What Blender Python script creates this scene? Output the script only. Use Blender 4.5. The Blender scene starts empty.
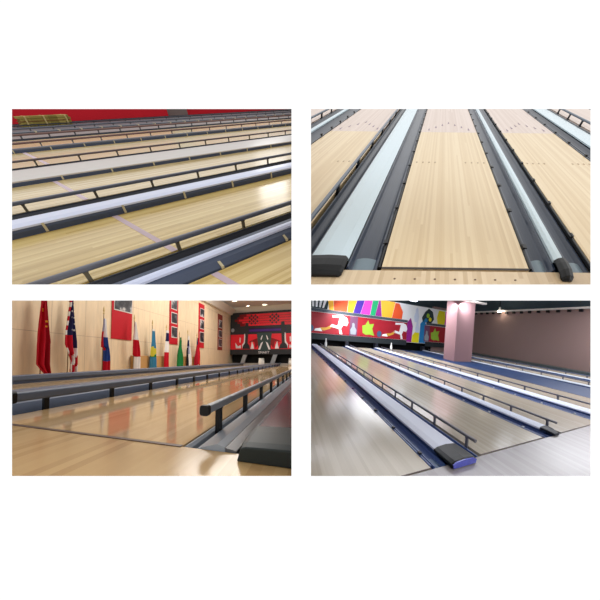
import bpy, bmesh, math, random
from mathutils import Vector, Matrix
random.seed(7)
S = bpy.context.scene
COL = S.collection
CAM_Z = 1.6
CAM = Vector((0, 0, CAM_Z))
FPX = 250.0            # focal length in pixels of a 600 px frame
WALL_Y = 1.3           # distance of the white wall that carries the four openings

# ------------------------------------------------------------------ camera, world, lights
cd = bpy.data.cameras.new('camera'); cam = bpy.data.objects.new('camera', cd); COL.objects.link(cam)
cam.location = CAM; cam.rotation_euler = (math.radians(90), 0, 0)
cd.sensor_fit = 'HORIZONTAL'; cd.sensor_width = 36.0; cd.lens = 36.0 * FPX / 600.0
cd.shift_y = 50.0 / 600.0; cd.clip_start = 0.05; cd.clip_end = 300
S.camera = cam
wd = bpy.data.worlds.new('world'); S.world = wd; wd.use_nodes = True
bg = wd.node_tree.nodes['Background']; bg.inputs[0].default_value = (1.0, 1.0, 1.0, 1); bg.inputs[1].default_value = 1.12
S.view_settings.view_transform = 'Standard'; S.view_settings.look = 'None'
S.view_settings.exposure = 0.0; S.view_settings.gamma = 1.0; S.view_settings.use_curve_mapping = False
S.cycles.max_bounces = 8

def lamp(name, loc, size, power, color, target=None):
    l = bpy.data.lights.new(name, 'AREA'); l.shape = 'RECTANGLE'; l.size = size[0]; l.size_y = size[1]
    l.energy = power; l.color = color
    o = bpy.data.objects.new(name, l); COL.objects.link(o); o.location = loc
    if target is not None:
        o.rotation_euler = (Vector(target) - Vector(loc)).to_track_quat('-Z', 'Y').to_euler()
    return o

# flag hall (lower left): ceiling lamps, then added unseen fills
for y, pw in ((11, 330), (17, 420), (24, 420)):
    lamp('ceiling_lamp', (-5.5, y, CAM_Z + 5.6), (5, 2.0), pw, (1.0, .97, .93))
lamp('ceiling_lamp', (-2.6, 5.2, CAM_Z + 2.7), (1.6, 1.0), 46, (1.0, .97, .93))
for y in (20, 28.0):
    lamp('fill_lamp', (-5.5, y, CAM_Z + 5.7), (6, 2.0), 260, (.95, .98, 1.0), (-5.5, y, CAM_Z + 9))  # added fill aimed upward to brighten the ceiling, no fitting there
lamp('fill_lamp', (-5.0, 30.0, CAM_Z + 6.2), (7, .4), 330, (.93, .97, 1.0), (-5.0, 33.0, CAM_Z + 6.1))  # added fill that washes the back cornice with light
# cartoon hall (lower right): cooler and dimmer
for x, y, pw in ((2.6, 5.2, 50), (5.2, 5.0, 75), (4.0, 9.0, 100), (10.4, 8.0, 140)):
    lamp('ceiling_lamp', (x, y, CAM_Z + 1.9), (3.2, 2.0), pw, (.93, .95, 1.0))
lamp('stripe_lamp', (4.3, 10.2, CAM_Z + 1.75), (5.5, .15), 150, (.97, .98, 1.0), (4.6, 11.2, CAM_Z + .7))
# ------------------------------------------------------------------ materials
def lin(h):
    if isinstance(h, str):
        h = h.lstrip('#'); h = tuple(int(h[i:i+2], 16) for i in (0, 2, 4))
    return tuple(((c/255)/12.92 if c/255 <= .04045 else ((c/255+.055)/1.055)**2.4) for c in h)

def mat(name, col, rough=.5, spec=.5, metal=0.0, coat=0.0, noise=0.0, nscale=4.0, emit=0.0):
    m = bpy.data.materials.new(name); m.use_nodes = True
    nt = m.node_tree; b = nt.nodes['Principled BSDF']
    c = lin(col)
    b.inputs['Base Color'].default_value = (*c, 1)
    b.inputs['Roughness'].default_value = rough
    b.inputs['Specular IOR Level'].default_value = spec
    b.inputs['Metallic'].default_value = metal
    b.inputs['Coat Weight'].default_value = coat
    b.inputs['Coat Roughness'].default_value = .1
    if emit:
        b.inputs['Emission Color'].default_value = (*c, 1); b.inputs['Emission Strength'].default_value = emit
    if noise:
        tc = nt.nodes.new('ShaderNodeTexCoord'); nz = nt.nodes.new('ShaderNodeTexNoise')
        nz.inputs['Scale'].default_value = nscale; nz.inputs['Detail'].default_value = 4
        nt.links.new(tc.outputs['Object'], nz.inputs['Vector'])
        mr = nt.nodes.new('ShaderNodeMapRange'); mr.inputs[3].default_value = 1-noise; mr.inputs[4].default_value = 1+noise
        nt.links.new(nz.outputs['Fac'], mr.inputs[0])
        mx = nt.nodes.new('ShaderNodeVectorMath'); mx.operation = 'SCALE'; mx.inputs[0].default_value = c
        nt.links.new(mr.outputs[0], mx.inputs['Scale']); nt.links.new(mx.outputs[0], b.inputs['Base Color'])
    return m

def wood(name, c1, c2, c3, pw=.027, plen=1.1, rough=.25, spec=.5, grain=.12, coat=0.0, tilt=0.0):
    """strip boards: random tone per board, fine grain along the board (UV.x across, UV.y along)"""
    m = bpy.data.materials.new(name); m.use_nodes = True
    nt = m.node_tree; N = nt.nodes.new; L = nt.links.new; b = nt.nodes['Principled BSDF']
    uv = N('ShaderNodeUVMap'); sp = N('ShaderNodeSeparateXYZ'); L(uv.outputs[0], sp.inputs[0])
    def M(op, a, bb=None):
        n = N('ShaderNodeMath'); n.operation = op
        for i, v in enumerate((a, bb)):
            if v is None: continue
            if isinstance(v, (int, float)): n.inputs[i].default_value = v
            else: L(v, n.inputs[i])
        return n.outputs[0]
    idx = M('FLOOR', M('DIVIDE', sp.outputs[0], pw))
    w1 = N('ShaderNodeTexWhiteNoise'); w1.noise_dimensions = '1D'; L(idx, w1.inputs['W'])
    seg = M('FLOOR', M('ADD', M('DIVIDE', sp.outputs[1], plen), M('MULTIPLY', w1.outputs[0], 7.3)))
    cb = N('ShaderNodeCombineXYZ'); L(idx, cb.inputs[0]); L(seg, cb.inputs[1])
    w2 = N('ShaderNodeTexWhiteNoise'); w2.noise_dimensions = '2D'; L(cb.outputs[0], w2.inputs['Vector'])
    mp = N('ShaderNodeMapping'); mp.inputs['Scale'].default_value = (1.6/pw, 2.2, 1); L(uv.outputs[0], mp.inputs[0])
    nz = N('ShaderNodeTexNoise'); nz.inputs['Scale'].default_value = 1.0; nz.inputs['Detail'].default_value = 3; L(mp.outputs[0], nz.inputs['Vector'])
    f = M('ADD', M('MULTIPLY', w2.outputs[0], .75), M('MULTIPLY', nz.outputs['Fac'], .35))
    cr = N('ShaderNodeValToRGB'); e = cr.color_ramp.elements
    e[0].position = .1; e[0].color = (*lin(c1), 1); e[1].position = .95; e[1].color = (*lin(c3), 1)
    k = e.new(.5); k.color = (*lin(c2), 1)
    L(f, cr.inputs[0]); L(cr.outputs[0], b.inputs['Base Color'])
    b.inputs['Roughness'].default_value = rough; b.inputs['Specular IOR Level'].default_value = spec
    b.inputs['Coat Weight'].default_value = coat; b.inputs['Coat Roughness'].default_value = .06
    return m

def panelled(name, col, seam, pu, pv, ou, ov, w=.018, rough=.55):
    """wall board with thin seams; UV in metres"""
    m = bpy.data.materials.new(name); m.use_nodes = True
    nt = m.node_tree; N = nt.nodes.new; L = nt.links.new; b = nt.nodes['Principled BSDF']
    uv = N('ShaderNodeUVMap'); sp = N('ShaderNodeSeparateXYZ'); L(uv.outputs[0], sp.inputs[0])
    outs = []
    for i, (p, o) in enumerate(((pu, ou), (pv, ov))):
        a = N('ShaderNodeMath'); a.operation = 'SUBTRACT'; L(sp.outputs[i], a.inputs[0]); a.inputs[1].default_value = o
        c = N('ShaderNodeMath'); c.operation = 'PINGPONG'; L(a.outputs[0], c.inputs[0]); c.inputs[1].default_value = p/2
        d = N('ShaderNodeMath'); d.operation = 'LESS_THAN'; L(c.outputs[0], d.inputs[0]); d.inputs[1].default_value = w
        outs.append(d.outputs[0])
    mxx = N('ShaderNodeMath'); mxx.operation = 'MAXIMUM'; L(outs[0], mxx.inputs[0]); L(outs[1], mxx.inputs[1])
    mp = N('ShaderNodeMapping'); mp.inputs['Scale'].default_value = (7, .8, 1); L(uv.outputs[0], mp.inputs[0])
    nz = N('ShaderNodeTexNoise'); nz.inputs['Scale'].default_value = 1.0; L(mp.outputs[0], nz.inputs['Vector'])
    cr = N('ShaderNodeValToRGB'); e = cr.color_ramp.elements
    base = lin(col); e[0].position = .3; e[0].color = (*[x*.9 for x in base], 1); e[1].position = .7; e[1].color = (*[min(1, x*1.06) for x in base], 1)
    L(nz.outputs['Fac'], cr.inputs[0])
    mix = N('ShaderNodeMix'); mix.data_type = 'RGBA'; L(mxx.outputs[0], mix.inputs[0]); L(cr.outputs[0], mix.inputs[6]); mix.inputs[7].default_value = (*lin(seam), 1)
    L(mix.outputs[2], b.inputs['Base Color']); b.inputs['Roughness'].default_value = rough
    return m

# ------------------------------------------------------------------ rooms
class Room:
    """A hall with its own floor frame: X across the lanes, Y along them, Z up off the floor."""
    def __init__(s, ex, ey, up, h, side):
        w = lambda v: Vector((v[0], v[2], -v[1])).normalized()
        s.ex, s.ey, s.up, s.h = w(ex), w(ey), w(up), h
        s.n = s.ex.cross(s.ey).normalized(); s.n = s.n if s.n.z > 0 else -s.n
        s.O = CAM - s.n*h
        s.planes = [(Vector((0, WALL_Y+.012, 0)), Vector((0, 1, 0))), (Vector((.02*side, 0, 0)), Vector((side, 0, 0)))]
        if h > .8 and abs(s.n.z) < .8:      # the two sloping halls end above the ceilings of the level ones below
            s.planes.append((CAM.copy(), Vector((0, -61/FPX, 1)).normalized()))
    def p(s, X, Y, Z=0): return s.O + s.ex*X + s.ey*Y + s.up*Z

def vp(x, y): return (x-300, y-350, FPX)
def cross(a, b): return (a[1]*b[2]-a[2]*b[1], a[2]*b[0]-a[0]*b[2], a[0]*b[1]-a[1]*b[0])
def room(lanes, across, h, side, up=None):
    if across[0] < 0: across = tuple(-c for c in across)
    n = cross(across, lanes)
    if n[1] > 0: n = tuple(-c for c in n)
    return Room(across, lanes, up or n, h, side)
RA = room(vp(640, 90), vp(-90, 98), .8233, -1)        # rows of lanes seen from the side (upper left)
RB = room(vp(445, 49.5), (1, .012, 0), .933, 1)       # lanes seen from the foul line (upper right)
RC = room(vp(315, 359), vp(-500, 359), .7249, -1)     # flag hall (lower left)
RD = room(vp(283, 320), vp(790, 370), .9395, 1, (.06, -1, -.02))   # cartoon hall (lower right)

class MB:
    def __init__(s, R, uvm='xy'): s.R = R; s.v = []; s.f = []; s.mi = []; s.uvm = uvm
    def face(s, idx, m=0): s.f.append(idx); s.mi.append(m)
    def box(s, x0, x1, y0, y1, z0, z1, m=0):
        b = len(s.v)
        s.v += [(x, y, z) for z in (z0, z1) for y in (y0, y1) for x in (x0, x1)]
        for q in ((0, 2, 3, 1), (4, 5, 7, 6), (0, 1, 5, 4), (2, 6, 7, 3), (0, 4, 6, 2), (1, 3, 7, 5)): s.face([b+i for i in q], m)
        return s
    def prism(s, prof, y0, y1, m=0, axis='y'):
        """closed profile of (X,Z) swept along Y (axis x: profile (Y,Z) along X; axis z: profile (X,Y) up Z)"""
        b = len(s.v); n = len(prof)
        for t in (y0, y1):
            for a, c in prof: s.v.append((a, t, c) if axis == 'y' else (t, a, c) if axis == 'x' else (a, c, t))
        for i in range(n): j = (i+1) % n; s.face([b+i, b+j, b+n+j, b+n+i], m)
        s.face([b+i for i in range(n)][::-1], m); s.face([b+n+i for i in range(n)], m)
        return s
    def loft(s, secs, m=0, cap=True):
        """list of closed rings with equal counts"""
        b = len(s.v); n = len(secs[0])
        for r in secs: s.v += list(r)
        for k in range(len(secs)-1):
            for i in range(n): j = (i+1) % n; s.face([b+k*n+i, b+k*n+j, b+(k+1)*n+j, b+(k+1)*n+i], m)
        if cap: s.face([b+i for i in range(n)][::-1], m); s.face([b+(len(secs)-1)*n+i for i in range(n)], m)
        return s
    def tube(s, a, c, r, m=0, n=10, r2=None):
        a, c = Vector(a), Vector(c); d = (c-a).normalized()
        u = d.cross(Vector((0, 0, 1)) if abs(d.z) < .9 else Vector((1, 0, 0))).normalized(); w = d.cross(u)
        ring = lambda q, rr: [tuple(q + u*math.cos(2*math.pi*i/n)*rr + w*math.sin(2*math.pi*i/n)*rr) for i in range(n)]
        return s.loft([ring(a, r), ring(c, r if r2 is None else r2)], m)
    def lathe(s, cx, cy, cz, prof, m=0, n=14):
        secs = [[(cx+r*math.cos(2*math.pi*i/n), cy+r*math.sin(2*math.pi*i/n), cz+z) for i in range(n)] for r, z in prof]
        return s.loft(secs, m)
    def poly(s, pts, place, th, m=0):
        """flat outline pts (a,b), place(a,b,depth)->(X,Y,Z), extruded th"""
        b = len(s.v); n = len(pts)
        for d in (0, th):
            for a, c in pts: s.v.append(place(a, c, d))
        for i in range(n): j = (i+1) % n; s.face([b+i, b+j, b+n+j, b+n+i], m)
        s.face([b+i for i in range(n)][::-1], m); s.face([b+n+i for i in range(n)], m)
        return s
    def build(s, name, mats, parent=None, clip=True, smooth=False, bevel=0):
        R = s.R; me = bpy.data.meshes.new(name); bm = bmesh.new()
        uvl = bm.loops.layers.uv.new('UVMap')
        rc = bm.verts.layers.float_vector.new('rc')
        vs = []
        for c in s.v:
            v = bm.verts.new(R.p(*c)); v[rc] = Vector(c); vs.append(v)
        for idx, m in zip(s.f, s.mi):
            try: f = bm.faces.new([vs[i] for i in idx])
            except ValueError: continue
            f.material_index = m; f.smooth = smooth
        if bevel:
            bmesh.ops.recalc_face_normals(bm, faces=bm.faces[:])
            es = [e for e in bm.edges if len(e.link_faces) == 2 and e.calc_face_angle(0) > .6]
            bmesh.ops.bevel(bm, geom=es, offset=bevel, segments=2, affect='EDGES', profile=.5)
        if clip:
            for co, no in R.planes:
                r = bmesh.ops.bisect_plane(bm, geom=bm.verts[:]+bm.edges[:]+bm.faces[:], dist=1e-5, plane_co=co, plane_no=no, clear_inner=True)
                ed = [g for g in r['geom_cut'] if isinstance(g, bmesh.types.BMEdge) and g.is_valid and len(g.link_faces) == 1]
                if ed:
                    try: bmesh.ops.edgenet_fill(bm, edges=ed, use_smooth=False)
                    except Exception: pass
        if not bm.faces: bm.free(); return None
        bmesh.ops.recalc_face_normals(bm, faces=bm.faces[:])
        # UVs in room metres (from world position back to room frame)
        A = Matrix((R.ex, R.ey, R.up)).transposed().inverted()
        for f in bm.faces:
            for l in f.loops:
                q = A @ (l.vert.co - R.O)
                l[uvl].uv = (q.x, q.y) if s.uvm == 'xy' else (q.y, q.z) if s.uvm == 'yz' else (q.x, q.z)
        bm.verts.layers.float_vector.remove(bm.verts.layers.float_vector['rc'])
        lo = Vector([min(v.co[i] for v in bm.verts) for i in range(3)]); hi = Vector([max(v.co[i] for v in bm.verts) for i in range(3)])
        loc = Vector(((lo.x+hi.x)/2, (lo.y+hi.y)/2, lo.z))
        for v in bm.verts: v.co -= loc
        bm.to_mesh(me); bm.free()
        for m in (mats if isinstance(mats, (list, tuple)) else [mats]): me.materials.append(m)
        o = bpy.data.objects.new(name, me); COL.objects.link(o)
        o.location = loc - (wloc(parent) if parent else Vector((0, 0, 0)))
        if parent: o.parent = parent
        return o

def wloc(o):
    v = Vector((0, 0, 0))
    while o is not None: v = v + o.location; o = o.parent
    return v
def tag(o, label, cat, group=None):
    if o is None: return None
    o['label'] = label; o['category'] = cat
    if group: o['group'] = group
    return o
def thing(name, label, cat, group=None, at=(0, 0, 0)):
    o = bpy.data.objects.new(name, None); COL.objects.link(o); o.empty_display_size = .1; o.location = at
    return tag(o, label, cat, group)
KIDS = {}
def settle(root):
    """put the Empty at the base of its parts"""
    pts = []
    def rec(o):
        for c in [x for x in COL.objects if x.parent is o]:
            if c.type == 'MESH':
                w = wloc(c); pts.extend(w + Vector(b) for b in c.bound_box)
            rec(c)
    rec(root)
    if not pts: bpy.data.objects.remove(root); return None
    lo = [min(p[i] for p in pts) for i in range(3)]; hi = [max(p[i] for p in pts) for i in range(3)]
    new = Vector(((lo[0]+hi[0])/2, (lo[1]+hi[1])/2, lo[2])); d = new - root.location
    for c in COL.objects:
        if c.parent is root: c.location = c.location - d
    root.location = new
    return root
def copy_part(o, off, parent=None):
    c = o.copy(); COL.objects.link(c); c.location = o.location + off
    if parent: c.parent = parent
    return c
def struct(o, extra=None):
    if o: o['kind'] = 'structure'
    return o

def rrect(x0, x1, z0, z1, r, n=3):
    """rounded rectangle profile"""
    pts = []
    for cx, cz, a0 in ((x1-r, z1-r, 0), (x0+r, z1-r, 90), (x0+r, z0+r, 180), (x1-r, z0+r, 270)):
        for k in range(n+1):
            a = math.radians(a0 + 90*k/n); pts.append((cx+r*math.cos(a), cz+r*math.sin(a)))
    return pts

_q = RA.p(-11.8, 10.6, 2.7)
lamp('window_light', _q, (1.5, .5), 26, (1.0, .98, .96), RA.p(-4.0, 3.4, 0))

# ------------------------------------------------------------------ white wall with four openings
def front_wall():
    W = mat('white_wall_paint', (250, 250, 250), .9, .1)
    k = WALL_Y/FPX
    holes = [(12, 109, 291.5, 284.5), (311, 109, 590.5, 284.5), (12, 300.5, 291.5, 476), (311, 300.5, 590.5, 476)]
    bm = bmesh.new()
    xs = [-90, 12, 291.5, 311, 590.5, 690]; ys = [-90, 109, 284.5, 300.5, 476, 668]
    P = lambda x, y, g, gx=0, gy=0: bm.verts.new((k*(x-300)+gx, WALL_Y+g, CAM_Z - k*(y-350)+gy))
    for i in range(5):
        for j in range(5):
            hole = i in (1, 3) and j in (1, 3)
            if not hole:
                for g in (0, .006):
                    bm.faces.new([P(xs[i], ys[j], g), P(xs[i+1], ys[j], g), P(xs[i+1], ys[j+1], g), P(xs[i], ys[j+1], g)])
    bmesh.ops.remove_doubles(bm, verts=bm.verts[:], dist=1e-5)
    front = {}
    for x0, y0, x1, y1 in holes:
        for a, b in (((x0, y0), (x1, y0)), ((x1, y0), (x1, y1)), ((x1, y1), (x0, y1)), ((x0, y1), (x0, y0))):
            bm.faces.new([P(*a, 0), P(*b, 0), P(*b, .006), P(*a, .006)])
    bmesh.ops.remove_doubles(bm, verts=bm.verts[:], dist=1e-5)
    # the openings flare towards the back so that their edge is a knife edge
    for v in bm.verts:
        if v.co.y > WALL_Y+.003:
            X = v.co.x/k+300; Y = 350-(v.co.z-CAM_Z)/k
            for x0, y0, x1, y1 in holes:
                if abs(X-x0) < .1 or abs(X-x1) < .1:
                    if y0-.1 <= Y <= y1+.1: v.co.x += (-.008 if abs(X-x0) < .1 else .008)
                if x0-2 <= X <= x1+2 and (abs(Y-y0) < .1 or abs(Y-y1) < .1): v.co.z += (.008 if abs(Y-y0) < .1 else -.008); break
    bmesh.ops.recalc_face_normals(bm, faces=bm.faces[:])
    me = bpy.data.meshes.new('wall_front'); bm.to_mesh(me); bm.free(); me.materials.append(W)
    o = bpy.data.objects.new('wall_front', me); COL.objects.link(o); struct(o)
    o['label'] = 'plain white wall with four rectangular openings'
front_wall()

def world_box(name, x0, x1, y0, y1, z0, z1, m):
    me = bpy.data.meshes.new(name); bm = bmesh.new()
    bmesh.ops.create_cube(bm, size=1.0, matrix=Matrix.Diagonal((x1-x0, y1-y0, z1-z0, 1)))
    bm.to_mesh(me); bm.free(); me.materials.append(m)
    o = bpy.data.objects.new(name, me); COL.objects.link(o); o.location = ((x0+x1)/2, (y0+y1)/2, (z0+z1)/2)
    return struct(o)
def side_partition(name, prof, col):
    m = mat('partition_paint', col, .8, .2)
    bm = bmesh.new(); a = [bm.verts.new((-.012, y, z)) for y, z in prof]; b = [bm.verts.new((.012, y, z)) for y, z in prof]
    bm.faces.new(a); bm.faces.new(b[::-1])
    for i in range(len(prof)): j = (i+1) % len(prof); bm.faces.new([a[i], b[i], b[j], a[j]])
    bmesh.ops.recalc_face_normals(bm, faces=bm.faces[:])
    me = bpy.data.meshes.new(name); bm.to_mesh(me); bm.free(); me.materials.append(m)
    o = bpy.data.objects.new(name, me); COL.objects.link(o); struct(o)
side_partition('wall_middle', [(1.35, .4), (36, .4), (36, CAM_Z+8), (9.2, CAM_Z+7.6), (1.75, CAM_Z+.1), (1.35, CAM_Z-.2)], (150, 140, 135))
side_partition('wall_middle_upper', [(1.36, CAM_Z-.05), (2.0, CAM_Z+.6), (26, CAM_Z+25.2), (26, CAM_Z+30.8), (2.0, CAM_Z+1.7), (1.36, CAM_Z+1.2)], (226, 220, 214))

# ------------------------------------------------------------------ lane hardware builders
SLAB = -.115
def lane(R, x0, x1, y0, y1, m, label, group=None, foul=None, arrows=None, dots=None, tape=None, mk=None, mk2=None, fw=.012):
    t = thing('bowling_lane', label, 'bowling lane', group)
    MB(R).box(x0, x1, y0, (arrows[0]-.281) if mk2 else y1, SLAB+.002, 0).build('lane_bed', m, t)
    if foul is not None: MB(R).box(x0, x1, foul-fw, foul+fw, .0005, .003).build('foul_line', mk, t)
    w = x1-x0
    if arrows:
        b = MB(R)
        for k in range(-3, 4):
            x = (x0+x1)/2 + k*w/8.2; y = arrows[1] - (arrows[1]-arrows[0])*abs(k)/3 + .006*k
            b.poly([(x-.016, y-.1), (x+.016, y-.1), (x, y+.12)], lambda a, c, d: (a, c, .0008+d), .0015)
        b.build('arrow_markers', arrows[2], t)
        if mk2: MB(R).box(x0, x1, arrows[0]-.28, y1, SLAB+.002, 0).build('rear_bed', mk2, t)
    if dots:
        b = MB(R)
        for k in (-4.4, -3.6, -2.8, -2.0, 2.0, 2.8, 3.6, 4.4):
            b.prism([((x0+x1)/2 + k*w/10 + .011*math.cos(a), dots[0] + .03*math.sin(a)) for a in [i*math.pi/4 for i in range(8)]], .0008, .002, axis='z')
        b.build('dot_markers', dots[1], t)
    if tape: MB(R).box(x0+.004, x1-.004, tape[0]-tape[1]/2, tape[0]+tape[1]/2, .0005, .002).build('splice_strip', tape[2], t)
    return settle(t)

def gutter(R, xa, xb, y0, y1, m, label, zb=-.005, d=.075, group=None, za=-.004, end=None):
    """channel between xa and xb"""
    if label is None: label = ''
    t = thing('gutter', label, 'gutter', group)
    n = 10; top = []
    w = xb-xa; lip = min(.014, w*.1)
    top.append((xa, za))
    for k in range(n+1):
        a = math.pi*k/n
        zl = za + (zb-za)*k/n
        top.append((xa+lip+(w-2*lip)*k/n, zl - d*math.sin(a)**.65))
    top.append((xb, zb))
    prof = top + [(xb, SLAB+.012), (xa, SLAB+.012)]
    MB(R).prism(prof, y0, y1).build('channel', m, t, smooth=False)
    MB(R).prism(rrect(xa+.002, xa+.016, za, za+.010, .004), y0, y1).build('lip', m, t)
    if end:
        pf = [(xa+lip+.004, SLAB+.02)] + [(xa+lip+.004+(w-2*lip-.008)*k/8, -.034+.016*math.sin(math.pi*k/8)) for k in range(9)] + [(xb-lip-.004, SLAB+.02)]
        MB(R).prism(pf, y0, y0+end[0]).build('end_ramp', end[1], t)
    return settle(t)

def capping(R, b0, b1, y0, y1, z, mtop, mside, label, group=None, crown=.0, cap=None):
    """raised cover between two gutters"""
    t = thing('divider_capping', label, 'lane divider', group)
    n = 8
    top = [(b0+(b1-b0)*k/n, z-.014+.014*min(1, 4*min(k, n-k)/n) + crown*math.sin(math.pi*k/n)) for k in range(n+1)]
    MB(R).prism(top + [(b1, z-.03), (b0, z-.03)], y0, y1).build('cover_panel', mtop, t)
    MB(R).box(b0+.012, b1-.012, y0, y1, SLAB+.002, z-.031).build('base_rail', mside, t)
    if cap: cap(t)
    return settle(t)

def side_capping(R, edge, b0, b1, y0, y1, z, mtop, mside, mbr, ys, label, far=0, mid=False):
    """raised cover with a tall side panel that carries upright brackets and stands at the lane edge"""
    t = thing('divider_capping', label, 'lane divider')
    n = 8
    top = [(b0+(b1-b0)*k/n, z-.012+.012*min(1, 4*min(k, n-k)/n)) for k in range(n+1)]
    MB(R).prism(top + [(b1, z-.026), (b0, z-.026)], y0, y1).build('cover_panel', mtop, t)
    MB(R).prism([(b0+.004-far, SLAB+.002), (edge-.006, SLAB+.002), (edge-.006, .012), (edge+(b1-edge)*.5, z*.48), (edge+(b1-edge)*.5-.004, z*.52), (b1-.004, z-.027), (b0+.004, z-.027)] + ([(b0-far*.6, z*.72), (b0+.004-far, .02)] if far else []), y0, y1).build('side_panel', mside, t)
    first = None
    for y in ys:
        if first is None:
            zt, bt = (z*.5, edge+(b1-edge)*.5) if mid else (z-.014, b1)
            o = MB(R).prism([(edge-.005, .004), (edge+.004, .004), (edge+.004, .02), (bt+.006, zt), (bt+.001, zt), (edge-.004, .014)], y-.010, y+.010).build('bracket', mbr, t)
            if o is not None and len(o.data.polygons) == 8: first = (o, y)
        else:
            off = R.ey*(y-first[1]); wv = wloc(first[0]) + off
            if wv.x*R.planes[1][1].x < .05: continue
            copy_part(first[0], off)
    return settle(t)

def rail(R, x, ys, y0, y1, z, mbar, mpost, label, group=None, bw=.034, bh=.034, pw=.016, pl=.02, endcap=None, foot=SLAB, arm=0, bx=0):
    t = thing('bumper_rail', label, 'bumper rail', group)
    MB(R).prism(rrect(x+bx-bw/2, x+bx+bw/2, z-bh/2, z+bh/2, bw*.3), y0, y1).build('rail_bar', mbar, t)
    first = None
    for y in ys:
        def mk():
            b = MB(R).box(x-pw/2, x+pw/2, y-pl, y+pl, foot+.003, z-bh/2+.001)
            b.box(x+min(bx, 0)-pw*.6, x+max(bx, 0)+pw*.6, y-pl*1.2, y+pl*1.2, z-bh/2-.008, z-bh/2+.001)
            return b
        if first is None:
            o = mk().build('post', mpost, t, clip=True); 
            if o is not None and len(o.data.polygons) == 12: first = (o, y)
        else:
            off = R.ey*(y-first[1]); w = wloc(first[0]) + off
            if w.y < WALL_Y+.03 or w.x*R.planes[1][1].x < .05: continue
            copy_part(first[0], off)
    if endcap:
        MB(R).prism(rrect(x+bx-bw*.6, x+bx+bw*.6, z-bh*.6, z+bh*.6, bw*.3), y0-endcap[0], y0-.0005).build('end_cap', endcap[1], t)
    return settle(t)

def folded(R, x, ys, y0, y1, mbar, mclip, label, group=None, z=-.022, toward=1, w=.022, h=.026, cl=.045, ch=.0, alen=.024):
    """bumper bar folded down along the lane edge with its clips"""
    t = thing('folded_bumper', label, 'bumper rail', group)
    MB(R).prism(rrect(x-w/2, x+w/2, z-h/2, z+h/2, w*.3), y0, y1).build('rail_bar', mbar, t)
    first = None
    for y in ys:
        if first is None:
            b = MB(R).box(min(x, x+toward*alen), max(x, x+toward*alen), y-cl/2, y+cl/2, z+h/2+.001+ch, z+h/2+.009+ch)
            b.box(x-w*.4, x+w*.4, y-cl/2, y+cl/2, z+h/2, z+h/2+.012+ch)
            o = b.build('clip', mclip, t)
            if o is not None and len(o.data.polygons) == 12: first = (o, y)
        else:
            off = R.ey*(y-first[1]); wv = wloc(first[0]) + off
            if wv.y < WALL_Y+.03 or wv.x*R.planes[1][1].x < .05: continue
            copy_part(first[0], off)
    return settle(t)

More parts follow.
